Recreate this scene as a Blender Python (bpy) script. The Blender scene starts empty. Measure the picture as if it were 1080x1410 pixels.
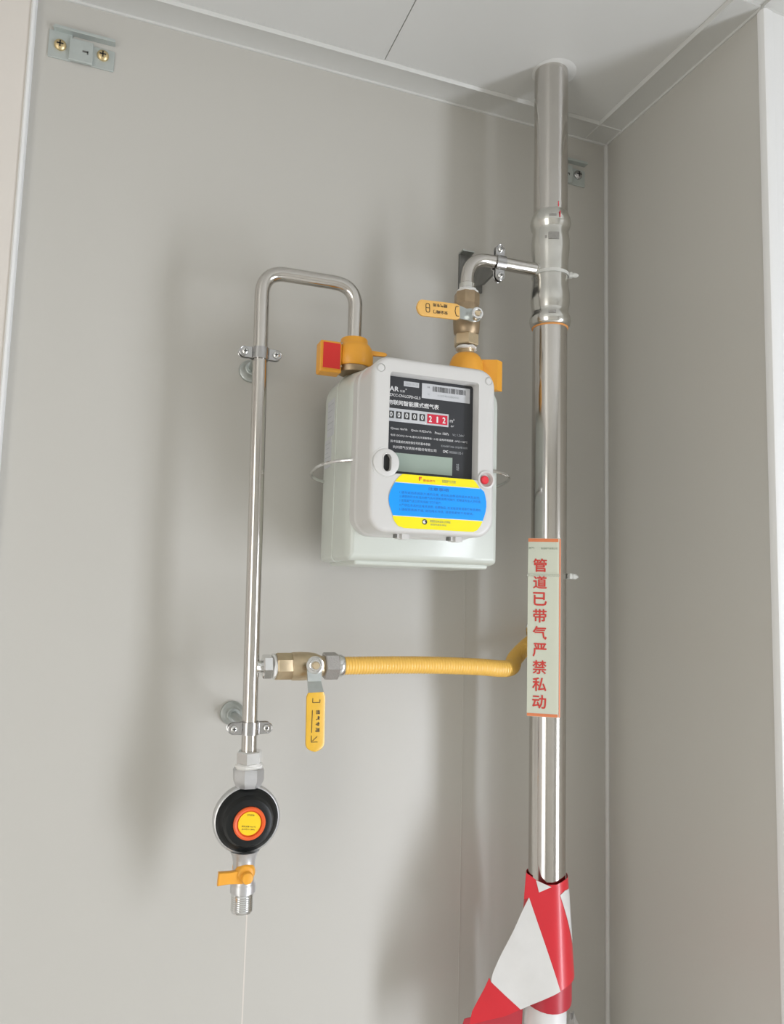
import bpy, bmesh, math, random
from mathutils import Vector, Matrix
random.seed(4)
C = bpy.context.scene.collection
S = bpy.context.scene
H = 1.55                                  # height of the eye above the floor; all z below are relative to it
PI = math.pi

# ------------------------------------------------------------------ camera, light, exposure
cam_d = bpy.data.cameras.new('camera'); cam = bpy.data.objects.new('camera', cam_d); C.objects.link(cam)
yaw, pitch, roll = map(math.radians, (20.1917, 5.85316, 1.55361))
fwd = Vector((math.sin(yaw)*math.cos(pitch), math.cos(yaw)*math.cos(pitch), math.sin(pitch)))
rt = Vector((math.cos(yaw), -math.sin(yaw), 0)); up = rt.cross(fwd)
r2 = rt*math.cos(roll) + up*math.sin(roll); u2 = -rt*math.sin(roll) + up*math.cos(roll)
cam.matrix_world = Matrix(((r2.x, u2.x, -fwd.x, 0), (r2.y, u2.y, -fwd.y, -0.88), (r2.z, u2.z, -fwd.z, H), (0, 0, 0, 1)))
cam_d.sensor_fit = 'VERTICAL'; cam_d.sensor_height = 24; cam_d.lens = 24*1037.96/1410
cam_d.clip_start = 0.02
S.camera = cam
S.view_settings.view_transform = 'Standard'; S.view_settings.look = 'None'
S.view_settings.gamma = 1; S.view_settings.use_curve_mapping = False
S.view_settings.exposure = 0.12
w = bpy.data.worlds.new('sky'); S.world = w; w.use_nodes = True
w.node_tree.nodes['Background'].inputs[0].default_value = (0.86, 0.93, 1, 1)
w.node_tree.nodes['Background'].inputs[1].default_value = 1.2
def area(name, loc, rot, sx, sy, e, col):
    d = bpy.data.lights.new(name, 'AREA'); d.shape = 'RECTANGLE'; d.size = sx; d.size_y = sy; d.energy = e; d.color = col
    o = bpy.data.objects.new(name, d); C.objects.link(o); o.location = loc; o.rotation_euler = rot; return o
area('balcony_door_daylight', (1.46, -1.40, 0.86), (0, math.radians(90), 0), 1.60, 0.50, 35, (0.94, 0.98, 1.07))
area('left_fill_light', (-1.52, -1.55, 1.15), (0, math.radians(-90), 0), 1.90, 0.9, 14, (1, 0.95, 0.86))  # added warm fill from an unseen left opening, brightens the right wall

# ------------------------------------------------------------------ materials
def mat(name, col, rough=.5, metal=0, noise=0, scale=40, bump=0, spec=None, trans=0, alpha=1, coat=0, emit=None):
    m = bpy.data.materials.new(name); m.use_nodes = True
    nt = m.node_tree; b = nt.nodes['Principled BSDF']
    b.inputs['Base Color'].default_value = (*col, 1); b.inputs['Roughness'].default_value = rough
    b.inputs['Metallic'].default_value = metal; b.inputs['Alpha'].default_value = alpha
    if trans: b.inputs['Transmission Weight'].default_value = trans
    if coat: b.inputs['Coat Weight'].default_value = coat; b.inputs['Coat Roughness'].default_value = .08
    if spec is not None: b.inputs['Specular IOR Level'].default_value = spec
    tc = nt.nodes.new('ShaderNodeTexCoord'); n = nt.nodes.new('ShaderNodeTexNoise')
    n.inputs['Scale'].default_value = scale; n.inputs['Detail'].default_value = 4
    nt.links.new(tc.outputs['Object'], n.inputs['Vector'])
    if noise:
        mx = nt.nodes.new('ShaderNodeMix'); mx.data_type = 'RGBA'
        mx.inputs[6].default_value = (*[c*(1-noise) for c in col], 1); mx.inputs[7].default_value = (*[min(1, c*(1+noise)) for c in col], 1)
        nt.links.new(n.outputs['Fac'], mx.inputs[0]); nt.links.new(mx.outputs[2], b.inputs['Base Color'])
    if bump:
        bp = nt.nodes.new('ShaderNodeBump'); bp.inputs['Strength'].default_value = bump; bp.inputs['Distance'].default_value = .001
        nt.links.new(n.outputs['Fac'], bp.inputs['Height']); nt.links.new(bp.outputs['Normal'], b.inputs['Normal'])
    return m
M = dict(
    wall=mat('wall_panel', (.520, .504, .463), .40, noise=.02, scale=2.2, spec=1.0),
    wall2=mat('wall_panel_warm', (.70, .655, .60), .4, noise=.02, scale=3),
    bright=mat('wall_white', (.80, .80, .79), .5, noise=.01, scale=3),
    trim=mat('trim_aluminium', (.66, .655, .63), .35, noise=.01),
    ceil=mat('ceiling_panel', (.63, .63, .61), .4, noise=.015, scale=3),
    ceiltrim=mat('ceiling_trim', (.60, .60, .575), .35, noise=.01),
    floor=mat('floor_tile', (.50, .48, .44), .35, noise=.08, scale=6),
    steel=mat('stainless_tube', (.60, .575, .54), .15, 1, noise=.03, scale=60),
    steel2=mat('pressed_fitting_steel', (.66, .65, .61), .2, 1, noise=.08, scale=90, bump=.15),
    castst=mat('rough_cast_steel', (.50, .48, .46), .42, 1, noise=.25, scale=900, bump=.6),
    chrome=mat('chrome_plate', (.78, .78, .77), .16, 1, noise=.05, scale=120),
    zinc=mat('zinc_plate', (.55, .585, .57), .34, 1, noise=.12, scale=160),
    galv=mat('galvanised_sheet', (.52, .56, .54), .5, .55, noise=.08, scale=120),
    dull_shade=mat('dull_shaded_steel', (.22, .22, .21), .45, .8, noise=.2, scale=80),  # darker than galvanised sheet: colour holds the shade on the bracket behind the elbow
    brass=mat('brass_forging', (.62, .50, .33), .34, .75, noise=.12, scale=150, bump=.1),
    brassd=mat('brass_dark', (.40, .30, .19), .42, .7, noise=.15, scale=150, bump=.1),
    screwb=mat('yellow_zinc_screw', (.62, .49, .27), .35, .8, noise=.2, scale=700),
    dark=mat('dark_slot', (.015, .015, .015), .6),
    tefl=mat('white_thread_tape', (.80, .79, .76), .7, noise=.05, scale=600, bump=.5),
    orange=mat('orange_plastic', (.86, .39, .035), .42, noise=.04, scale=60, coat=.1),
    red=mat('red_label', (.72, .025, .02), .45, noise=.05),
    yell=mat('yellow_grip_vinyl', (.80, .47, .045), .34, noise=.08, scale=90, coat=.2),
    yell2=mat('orange_grip_vinyl', (.83, .48, .13), .4, noise=.06, scale=90, coat=.1),
    hose=mat('yellow_hose_sheath', (.88, .52, .10), .34, noise=.05, scale=60, coat=.3),
    body=mat('meter_body_paint', (.60, .63, .575), .34, noise=.02, scale=30, coat=.25),
    cover=mat('meter_cover_plastic', (.63, .62, .60), .38, noise=.01, scale=30, coat=.15),
    plate=mat('meter_face_black', (.035, .037, .042), .3, noise=.05),
    white=mat('white_print', (.78, .78, .78), .5),
    grey=mat('grey_print', (.40, .42, .43), .5),
    paper=mat('label_silver', (.55, .56, .58), .4, noise=.03),
    ink=mat('black_print', (.03, .03, .03), .5),
    lcd=mat('lcd_glass', (.33, .40, .345), .25, noise=.04, scale=60),
    cred=mat('counter_red', (.60, .02, .05), .4),
    yst=mat('sticker_yellow', (.92, .80, .0), .4, noise=.01),
    blue=mat('sticker_blue', (.0, .33, .98), .4, noise=.01),
    blueink=mat('dark_blue_print', (.02, .17, .55), .4),
    btn=mat('red_button', (.75, .03, .05), .4),
    blackp=mat('black_plastic', (.010, .011, .011), .36, noise=.1, scale=40, spec=.3),
    ored=mat('orange_red_ring', (.83, .12, .025), .4, noise=.04),
    ydisc=mat('yellow_disc', (.90, .62, .01), .4, noise=.04),
    alum=mat('cast_aluminium', (.60, .60, .60), .36, .7, noise=.06, scale=200, bump=.1),
    signw=mat('sign_cream', (.62, .645, .53), .3, noise=.03, scale=30, coat=.4),
    signo=mat('sign_orange_edge', (.72, .22, .09), .35, noise=.05),
    signr=mat('sign_red_print', (.60, .04, .03), .4),
    signg=mat('sign_grey_print', (.22, .27, .2), .4),
    clear=mat('clear_nylon', (.74, .74, .70), .35, noise=.02, alpha=.75),
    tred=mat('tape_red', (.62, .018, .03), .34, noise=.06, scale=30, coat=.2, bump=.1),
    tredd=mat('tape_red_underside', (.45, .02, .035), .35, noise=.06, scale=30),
    twh=mat('tape_white', (.66, .65, .63), .38, noise=.07, scale=45, bump=.3),
    film=mat('white_wrap_film', (.72, .71, .70), .4, noise=.05, scale=30, bump=.4),
    oring=mat('orange_seal_ring', (.75, .33, .10), .5),
    clamp=mat('clamp_steel', (.46, .455, .45), .2, 1, noise=.1, scale=200),
    rmark=mat('red_marker', (.65, .04, .06), .6),
    etch=mat('etched_mark', (.36, .35, .33), .55, .8, noise=.3, scale=900),
    glass=mat('window_glass', (1, 1, 1), .02, trans=1),
)

# ------------------------------------------------------------------ mesh helpers
def V(x, y, z): return Vector((x, y, z + H))
def basis(d):
    d = Vector(d).normalized(); a = Vector((0, 0, 1)) if abs(d.z) < .9 else Vector((1, 0, 0))
    u = a.cross(d).normalized(); return u, d.cross(u), d
class MB:
    def __init__(s): s.v = []; s.f = []
    def add(s, vs, fs):
        o = len(s.v); s.v += [Vector(p) for p in vs]; s.f += [tuple(i+o for i in f) for f in fs]; return s
    def loft(s, rings, cap0=True, cap1=True):
        n = len(rings[0]); vs = [p for r in rings for p in r]; fs = []
        for k in range(len(rings)-1):
            for i in range(n):
                j = (i+1) % n; fs.append((k*n+i, k*n+j, (k+1)*n+j, (k+1)*n+i))
        if cap0: fs.append(tuple(reversed(range(n))))
        if cap1: fs.append(tuple((len(rings)-1)*n+i for i in range(n)))
        return s.add(vs, fs)
    def lathe(s, o, d, prof, n=32, cap0=True, cap1=True, rot=0):     # prof: (radius, distance along d)
        u, v, d = basis(d); o = Vector(o)
        return s.loft([[o + d*h + (u*math.cos(rot+2*PI*i/n) + v*math.sin(rot+2*PI*i/n))*r for i in range(n)] for r, h in prof], cap0, cap1)
    def cyl(s, a, b, r, n=24, c=0, rot=0):
        a = Vector(a); b = Vector(b); L = (b-a).length
        p = [(r, 0), (r, L)] if not c else [(r-c, 0), (r, c), (r, L-c), (r-c, L)]
        return s.lathe(a, b-a, p, n, rot=rot)
    def tube(s, path, rf, n=20, caps=True):
        path = [Vector(p) for p in path]; t0 = (path[1]-path[0]).normalized(); u, v, _ = basis(t0); rings = []
        for i, p in enumerate(path):
            t = (path[min(i+1, len(path)-1)] - path[max(i-1, 0)]).normalized()
            u = (u - t*u.dot(t)).normalized(); v = t.cross(u)
            r = rf(i) if callable(rf) else rf
            rings.append([p + (u*math.cos(2*PI*k/n)+v*math.sin(2*PI*k/n))*r for k in range(n)])
        return s.loft(rings, caps, caps)
    def box(s, a, b):
        (x0, y0, z0), (x1, y1, z1) = a, b
        vs = [(x, y, z) for x in (x0, x1) for y in (y0, y1) for z in (z0, z1)]
        return s.add(vs, [(0, 1, 3, 2), (4, 6, 7, 5), (0, 4, 5, 1), (2, 3, 7, 6), (0, 2, 6, 4), (1, 5, 7, 3)])
    def prism(s, poly, o, ux, uy, d, bev=0):                          # 2-D outline on (o, ux, uy), thickness vector d
        o, ux, uy, d = map(Vector, (o, ux, uy, d))
        P = lambda q, k: o + ux*q[0] + uy*q[1] + d*k
        if not bev: return s.loft([[P(q, 0) for q in poly], [P(q, 1) for q in poly]])
        cx = sum(q[0] for q in poly)/len(poly); cy = sum(q[1] for q in poly)/len(poly)
        L = d.length; hw = max(abs(q[0]-cx) for q in poly); hh = max(abs(q[1]-cy) for q in poly)
        ins = [(cx+(q[0]-cx)*(1-bev/hw), cy+(q[1]-cy)*(1-bev/hh)) for q in poly]
        return s.loft([[P(q, 0) for q in ins], [P(q, bev/L) for q in poly], [P(q, 1-bev/L) for q in poly], [P(q, 1) for q in ins]])
def rrect(x0, z0, x1, z1, r, n=6, ins=0):                             # rounded rectangle; r = one radius or (bl, br, tr, tl)
    rs = (r,)*4 if not isinstance(r, tuple) else r
    x0 += ins; z0 += ins; x1 -= ins; z1 -= ins; out = []
    for (cx, cz, a0), q in zip(((x0, z0, PI), (x1, z0, 1.5*PI), (x1, z1, 0), (x0, z1, .5*PI)), rs):
        q = max(q-ins, .0004); sx = 1 if cx == x0 else -1; sz = 1 if cz == z0 else -1
        for k in range(n+1):
            a = a0 + k/n*PI/2; out.append((cx+sx*q+q*math.cos(a), cz+sz*q+q*math.sin(a)))
    return out
def slab(mb, x0, z0, x1, z1, r, yb, yf, fil=.002, n=6, back=0):        # rounded box, front (towards the room) at yf with a fillet
    seq = [(back, yb)] if not back else [(back, yb), (0, yb-back)]
    seq += [(fil*(1-math.cos(k/4*PI/2)), yf+fil*(1-math.sin(k/4*PI/2))) for k in range(5)]
    return mb.loft([[V(x, y, z) for x, z in rrect(x0, z0, x1, z1, r, n, i)] for i, y in seq])
def arc(p, c, q, n=8):                                               # rounded corner at c between p and q (tangent points)
    p, c, q = map(Vector, (p, c, q))
    return [(p*(1-t)**2 + c*2*t*(1-t) + q*t*t) for t in [k/n for k in range(n+1)]]
def bez(pts, n=30):
    pts = [Vector(p) for p in pts]; P = [pts[0]] + pts + [pts[-1]]; out = []
    for i in range(1, len(P)-2):
        for k in range(n):
            t = k/n; a, b, c, d = P[i-1:i+3]
            out.append(.5*((2*b)+(c-a)*t+(2*a-5*b+4*c-d)*t*t+(3*b-a-3*c+d)*t**3))
    return out + [pts[-1]]

def org(o):
    v = Vector((0, 0, 0))
    while o: v += o.location; o = o.parent
    return v
def link_mesh(name, me, m, parent=None, sharp=35, off=None):
    n = len(me.vertices)
    lo = [min(v.co[i] for v in me.vertices) for i in range(3)]; hi = [max(v.co[i] for v in me.vertices) for i in range(3)]
    c = (Vector(lo)+Vector(hi))/2
    me.transform(Matrix.Translation(-c))
    me.materials.clear(); me.materials.append(m)
    for p in me.polygons: p.use_smooth = True
    me.set_sharp_from_angle(angle=math.radians(sharp))
    o = bpy.data.objects.new(name, me); C.objects.link(o)
    o.parent = parent; o.location = c - org(parent)
    return o
def to_mesh(mb):
    me = bpy.data.meshes.new('m'); me.from_pydata(mb.v, [], mb.f); me.update()
    b = bmesh.new(); b.from_mesh(me); bmesh.ops.recalc_face_normals(b, faces=b.faces); b.to_mesh(me); b.free()
    return me
def obj(name, mb, m, parent=None, sharp=35, label=None):
    o = link_mesh(name, to_mesh(mb), m, parent, sharp)
    if label: o['label'] = label
    return o
def tag(o, label, cat, group=None):
    o['label'] = label; o['category'] = cat
    if group: o['group'] = group
    return o
def thing(name, loc, label, cat, group=None):
    o = bpy.data.objects.new(name, None); C.objects.link(o); o.location = V(*loc); o.empty_display_size = .02
    return tag(o, label, cat, group)
def struct(name, mb, m, parent=None):
    o = obj(name, mb, m, parent)
    if not parent: o['kind'] = 'structure'
    return o
def boolean(mb, *cutters):
    base = bpy.data.objects.new('b', to_mesh(mb)); C.objects.link(base); cs = []
    for c in cutters:
        o = bpy.data.objects.new('c', to_mesh(c)); C.objects.link(o); cs.append(o)
        md = base.modifiers.new('x', 'BOOLEAN'); md.operation = 'DIFFERENCE'; md.object = o; md.solver = 'EXACT'
    dg = bpy.context.evaluated_depsgraph_get(); dg.update()
    me = bpy.data.meshes.new_from_object(base.evaluated_get(dg))
    for o in cs+[base]: bpy.data.objects.remove(o)
    return me
def dup(o, parent=None, dloc=None, label=None):
    c = o.copy(); C.objects.link(c); c.parent = parent
    if dloc is not None: c.location = o.location + Vector(dloc)
    if label: c['label'] = label
    for ch in [k for k in C.objects if k.parent == o]: dup(ch, c)
    return c
def text_mesh(s, bold=.0):
    cu = bpy.data.curves.new('t', 'FONT'); cu.body = s; cu.size = 1; cu.resolution_u = 2
    o = bpy.data.objects.new('t', cu); C.objects.link(o)
    dg = bpy.context.evaluated_depsgraph_get(); dg.update()
    me = bpy.data.meshes.new_from_object(o.evaluated_get(dg)); bpy.data.objects.remove(o); bpy.data.curves.remove(cu)
    if bold:                                     # heavier strokes: the outlines repeated a hair apart, each a hair lower
        vs = [v.co.copy() for v in me.vertices]; fs = [tuple(p.vertices) for p in me.polygons]; n = len(vs)
        sh = [(0, 0), (bold, 0), (-bold, 0), (0, bold), (0, -bold)]
        V2 = [Vector((v.x+a, v.y+b_, -.0004*k)) for k, (a, b_) in enumerate(sh) for v in vs]
        F2 = [tuple(i+k*n for i in f) for k in range(len(sh)) for f in fs]
        me = bpy.data.meshes.new('t'); me.from_pydata(V2, [], F2); me.update()
    return me
def write(s, m, parent, o, ux, uy, w=None, h=None, bold=.0, name='lettering', split=0):
    """Lettering fitted to a w x h box whose lower left corner is o, along unit vectors ux, uy."""
    me = text_mesh(s, bold)
    if not len(me.vertices): return None
    xs = [v.co.x for v in me.vertices]; ys = [v.co.y for v in me.vertices]
    x0, x1, y0, y1 = min(xs), max(xs), min(ys), max(ys)
    sy = h/(y1-y0) if h else w/(x1-x0); sx = w/(x1-x0) if w else sy
    o, ux, uy = Vector(o), Vector(ux), Vector(uy)
    nn = ux.cross(uy)
    for v in me.vertices: v.co = o + ux*((v.co.x-x0)*sx) + uy*((v.co.y-y0)*sy) + nn*(v.co.z*sy)
    return link_mesh(name, me, m, parent)
X, Z, YN = Vector((1, 0, 0)), Vector((0, 0, 1)), Vector((0, -1, 0))

# ------------------------------------------------------------------ room
XL, XR, ZC, YR = -.119, .644, .6617, -.285      # niche left edge, right corner, ceiling, depth of the right cheek
LX, RX, BY, DZ = -1.4, 1.35, -2.6, -H            # room behind the camera
b = MB().box(V(XL-.002, 0, DZ), V(XR+.1, .1, ZC+.1)); wb = struct('wall_back', b, M['wall'])
obj('panel_joint', MB().box(V(.4262, -.0006, DZ), V(.4274, .001, .03)), M['wall'], wb)
obj('water_streak', MB().box(V(.1632, -.0002, -.62), V(.1648, .001, -.345)), M['wall2'], wb)
struct('wall_left', MB().box(V(LX-.1, -.006, DZ), V(XL-.002, .1, ZC+.1)), M['wall2'])
wr = struct('wall_right', MB().box(V(XR, YR, DZ), V(XR+.1, .0, ZC+.1)), M['wall'])
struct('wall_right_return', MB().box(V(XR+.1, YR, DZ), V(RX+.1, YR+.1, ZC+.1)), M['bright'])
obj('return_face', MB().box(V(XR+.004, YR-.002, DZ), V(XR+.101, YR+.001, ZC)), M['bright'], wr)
# far room, seen only in the reflections
WA, WB, WT = -1.12, -1.68, .14
struct('wall_window_side', MB().box(V(RX, WA, DZ), V(RX+.1, YR, ZC+.1)).box(V(RX, BY, DZ), V(RX+.1, WB, ZC+.1)).box(V(RX, WB, WT), V(RX+.1, WA, ZC+.1)), M['bright'])
struct('door_1', MB().box(V(RX+.02, WB, DZ), V(RX+.07, WB+.03, WT)).box(V(RX+.02, WA-.03, DZ), V(RX+.07, WA, WT))
            .box(V(RX+.02, WB+.03, DZ), V(RX+.07, WA-.03, DZ+.06)).box(V(RX+.02, WB+.03, WT-.04), V(RX+.07, WA-.03, WT)), M['trim'])
struct('wall_far_left', MB().box(V(LX-.1, BY, DZ), V(LX, -2.05, ZC+.1)).box(V(LX-.1, -1.05, DZ), V(LX, 0, ZC+.1)).box(V(LX-.1, -2.05, .55), V(LX, -1.05, ZC+.1)), M['wall2'])
struct('fill_opening_frame', MB().box(V(LX-.09, -2.05, DZ), V(LX-.02, -2.01, .55)).box(V(LX-.09, -1.09, DZ), V(LX-.02, -1.05, .55)).box(V(LX-.09, -2.01, .51), V(LX-.02, -1.09, .55)), M['trim'])  # unseen frame, added round the opening made for the left fill
struct('wall_rear', MB().box(V(LX-.1, BY-.1, DZ), V(RX+.1, BY, ZC+.1)), M['wall'])
struct('floor', MB().box(V(LX-.1, BY-.1, DZ-.1), V(RX+.1, .1, DZ)), M['floor'])
ce = struct('ceiling', MB().box(V(LX-.1, BY-.1, ZC+.012), V(RX+.1, .1, ZC+.1)), M['ceil'])
# lay-on ceiling panels, joints 1 mm deep; one joint runs towards the room at x = .2825
pw, pl = .45, .90
for i in range(-4, 3):
    for j in range(0, 4):
        x0 = .2825+i*pw; x1 = x0+pw; y1 = -j*pl+(.0 if j else .02); y0 = -(j+1)*pl
        x0 = max(x0, LX); x1 = min(x1, RX); y0 = max(y0, BY)
        if x1-x0 < .02: continue
        obj('panel', MB().loft([[V(x, y, ZC+.012) for x, y in rrect(x0+.0004, y0+.0004, x1-.0004, y1-.0004, .0005, 1)],
                                [V(x, y, ZC+.0006) for x, y in rrect(x0+.0004, y0+.0004, x1-.0004, y1-.0004, .0005, 1)],
                                [V(x, y, ZC) for x, y in rrect(x0+.0010, y0+.0010, x1-.0010, y1-.0010, .0005, 1)]]), M['ceil'], ce)
# ceiling edge trim: 40 mm flat leg with a small rolled lip on the wall
def lprof(p0, p1, inn):                          # runs p0->p1 (xy), inn = unit vector into the room
    p0 = Vector((*p0, 0)); p1 = Vector((*p1, 0)); inn = Vector((*inn, 0))
    pr = [(0, ZC-.0058), (.0022, ZC-.0058), (.0030, ZC-.0035), (.036, ZC-.0032), (.0385, ZC-.0045), (.041, ZC-.0012), (.041, ZC+.001), (0, ZC+.001)]
    return MB().loft([[p+inn*a+Z*(z+H) for a, z in pr] for p in (p0, p1)])
struct('trim_1', lprof((XL, 0), (XR, 0), (0, -1)), M['ceiltrim'])
struct('trim_2', lprof((XR, 0), (XR, YR), (-1, 0)), M['ceiltrim'])
struct('trim_3', lprof((XR-.0, YR), (RX, YR), (0, -1)), M['ceiltrim'])
struct('trim_4', MB().lathe(V(XR-.001, -.001, DZ), (0, 0, 1), [(.0035, 0), (.0035, ZC-DZ-.005)], 12), M['trim'])     # inner corner bead
struct('trim_5', MB().loft([[V(XR+x, YR+y, z) for x, y in ((-.0012, .006), (-.0022, .001), (-.001, -.003), (.002, -.0042), (.012, -.003), (.012, 0), (0, 0))] for z in (DZ, ZC-.006)]), M['bright'])   # outer corner bead
struct('trim_6', MB().loft([[V(XL+x, y, z) for x, y in ((-.0032, .0), (-.0032, -.0075), (-.0015, -.0092), (.0008, -.0088), (.0022, -.006), (.0022, 0))] for z in (DZ, ZC-.005)]), M['bright'])   # left bead

# ------------------------------------------------------------------ shared small pieces
def cross_screw(parent, p, d, r=.0036, m='chrome', name='screw'):
    d = Vector(d).normalized(); p = Vector(p)
    s = obj(name, MB().lathe(p, d, [(r, 0), (r, r*.35), (r*.8, r*.6), (r*.35, r*.75)], 20), M[m], parent)
    u, v, _ = basis(d); q = p + d*(r*.70)
    mb = MB()
    for a, bb in ((u, v), (v, u)):
        mb.prism([(-.55*r, -.11*r), (.55*r, -.11*r), (.55*r, .11*r), (-.55*r, .11*r)], q, a, bb, d*(r*.09))
    if parent.parent is None: obj('screw_slot', mb, M['dark'], s)
    return s
def capsule(L, r, n=8):
    return [(L*s+r*math.cos(a)*1, r*math.sin(a)) for s, a0 in ((1, -PI/2), (-1, PI/2)) for a in [a0+k/n*PI for k in range(n+1)]]
def hexnut(mb, a, b, r, rot=0, c=.0008):
    a = Vector(a); b = Vector(b); L = (b-a).length
    return mb.lathe(a, b-a, [(r-c, 0), (r, c), (r, L-c), (r-c, L)], 6, rot=rot)

def pipe_clamp(loc, side, label):                # two shells with screwed ears around a tube; side = direction of the ears, seen from the room
    t = thing('pipe_clamp', (loc[0], loc[1], loc[2]), label, 'pipe clamp', 'pipe clamps on standoffs' if side == 'x' else None)
    o = V(*loc); R = .0082
    ax = Z if side == 'x' else X; e = X if side == 'x' else Z
    for nm, sg in (('front_shell', -1), ('rear_shell', 1)):
        pr = []
        n = 14; ey = sg*.0022; th = .0018
        outer = [(R+th)*Vector((math.cos(a), math.sin(a))) for a in [.22+k/n*(PI-.44) for k in range(n+1)]]
        inner = [R*Vector((math.cos(a), math.sin(a))) for a in [.18+k/n*(PI-.36) for k in range(n+1)]]
        mb = MB()
        loop = [(p.x, sg*p.y) for p in outer] + [(p.x, sg*p.y) for p in reversed(inner)]
        hw = .0062
        vs = [o + e*x + Vector((0, y, 0)) + ax*h for h in (-hw, hw) for x, y in loop]
        N = len(loop); m_ = n+1; fs = []
        for k in range(n):
            fs.append((k, k+1, N-2-k, N-1-k)); fs.append((N+k, N+k+1, 2*N-2-k, 2*N-1-k))
        for k in range(N): fs.append((k, (k+1) % N, N+(k+1) % N, N+k))
        mb.add(vs, fs)
        for s in (-1, 1):
            poly = [(R*.98, -.0060), (.0165, -.0060)] + [(.0165+.0060*math.cos(a), .0060*math.sin(a)) for a in [-PI/2+k/8*PI for k in range(1, 8)]] + [(.0165, .0060), (R*.98, .0060)]
            mb.prism([(s*q[0], q[1]) for q in poly], o+Vector((0, sg*.0016, 0)), e, ax, (0, sg*.0022, 0), .0004)
            # raised rim on the ear
            mb.tube([o+Vector((0, sg*.0038, 0))+e*(s*q[0])+ax*(q[1]*.88) for q in poly[1:-1]], .0006, 6)
        obj(nm, mb, M['clamp'], t)
    for s in (-1, 1): cross_screw(t, o+Vector((0, -.0040, 0))+e*(s*.0165), (0, -1, 0), .0036)
    return t

# ------------------------------------------------------------------ riser
RXC, RYC, RR = .487, -.101, .021
ri = thing('gas_riser_pipe', (RXC, RYC, -H), 'thick polished steel riser pipe running from floor to ceiling', 'pipe')
obj('upper_tube', MB().cyl(V(RXC, RYC, .462), V(RXC, RYC, ZC-.0004), RR, 48), M['steel'], ri)
obj('lower_tube', MB().cyl(V(RXC, RYC, DZ+.0005), V(RXC, RYC, .335), RR, 48), M['steel'], ri)
prof = [(.0214, 0), (.0229, .0006), (.0240, .003), (.0251, .0075), (.0247, .012), (.0226, .0165), (.0218, .0195), (.0222, .022), (.0233, .029),
        (.0238, .035), (.0236, .042), (.0226, .049), (.0219, .055), (.0218, .064), (.0218, .078), (.0219, .086), (.0229, .094), (.0236, .102), (.0234, .110), (.0225, .117), (.0218, .1215),
        (.0222, .1245), (.0242, .1285), (.0251, .1325), (.0244, .138), (.0224, .1435), (.0214, .146)]
tee = obj('tee_fitting', MB().lathe(V(RXC, RYC, .3245), (0, 0, 1), prof, 56), M['steel2'], ri, 60, label='swollen press-fit tee with ring beads')
obj('seal_ring', MB().lathe(V(RXC, RYC, .3228), (0, 0, 1), [(.0213, 0), (.0222, .0006), (.0222, .0016), (.0213, .0022)], 40), M['oring'], ri, label='thin orange sealing ring')
obj('ceiling_collar', MB().lathe(V(RXC+.004, RYC, ZC-.0002), (0, 0, -1), [(.028, 0), (.026, .0012), (.0215, .0016)], 40), M['ceil'], ri, label='off-white sealant round the pipe at the ceiling')
def onpipe(mb, r, a0, a1, z0, z1, n=8, cx=RXC, cy=RYC, th=.0003):      # curved patch; angles in degrees, 0 = +x, -90 = towards the room
    P = lambda a, z, q: V(cx+q*math.cos(math.radians(a)), cy+q*math.sin(math.radians(a)), z)
    A = [a0+(a1-a0)*k/n for k in range(n+1)]
    return mb.loft([[P(a, z0, r), P(a, z1, r), P(a, z1, r+th), P(a, z0, r+th)] for a in A])
def zt(py): return .4714 - (py-295.4)*.000941
obj('etched_mark', onpipe(MB(), .02385, -128, -96, .4285, .4375), M['etch'], tee)
obj('etched_mark', onpipe(MB(), .0235, -138, -133, .4300, .4335), M['etch'], tee)
obj('etched_mark', onpipe(MB(), .0251, -126, -105, .4570, .4600), M['etch'], tee)
obj('etched_mark', onpipe(MB(), .0251, -126, -105, .3355, .3385), M['etch'], tee)
obj('red_marker_line', onpipe(MB(), .0252, -97, -94, .4560, .4640), M['rmark'], tee)
obj('red_marker_line', onpipe(MB(), .0211, -97, -94, .4715, .478), M['rmark'], tee)
# side branch, elbow
BZ = .3955
br = thing('branch_elbow_pipe', (.3735, RYC, .35), 'short bent steel pipe from the riser tee down to the upper valve', 'pipe')
ex = .3735
path = [V(.469, RYC, BZ+.0005), V(.44, RYC, BZ)] + arc(V(.403, RYC, BZ), V(ex, RYC, BZ), V(ex, RYC, BZ-.030), 12) + [V(ex, RYC, .352)]
obj('bent_tube', MB().tube(path, .0078, 28), M['steel'], br, 60)
obj('weld_bead', MB().lathe(V(.4650, RYC, BZ), (1, 0, 0), [(.0076, 0), (.0092, .0008), (.0098, .0028), (.0090, .006)], 28), M['steel2'], br)
obj('lower_socket', MB().lathe(V(ex, RYC, .3625), (0, 0, -1), [(.0079, 0), (.0092, .001), (.0094, .006), (.0094, .010)], 28), M['steel2'], br)
hx = obj('hex_flange', hexnut(MB(), V(ex, RYC, .3560), V(ex, RYC, .3505), .0112, .3), M['chrome'], br)

def ring_tape(parent, p, d, r, L, name='thread_tape'):
    u, v, d = basis(d); p = Vector(p); rings = []
    for k in range(7):
        h = L*k/6; rr = r*(1+.05*math.sin(k*2.1)+(-.08 if k in (0, 6) else 0))
        rings.append([p+d*(h+.0006*math.sin(3*a+k))+(u*math.cos(a)+v*math.sin(a))*(rr*(1+.03*math.sin(5*a+k))) for a in [2*PI*i/28 for i in range(28)]])
    return obj(name, MB().loft(rings), M['tefl'], parent, label='wrapped white thread tape')

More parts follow.
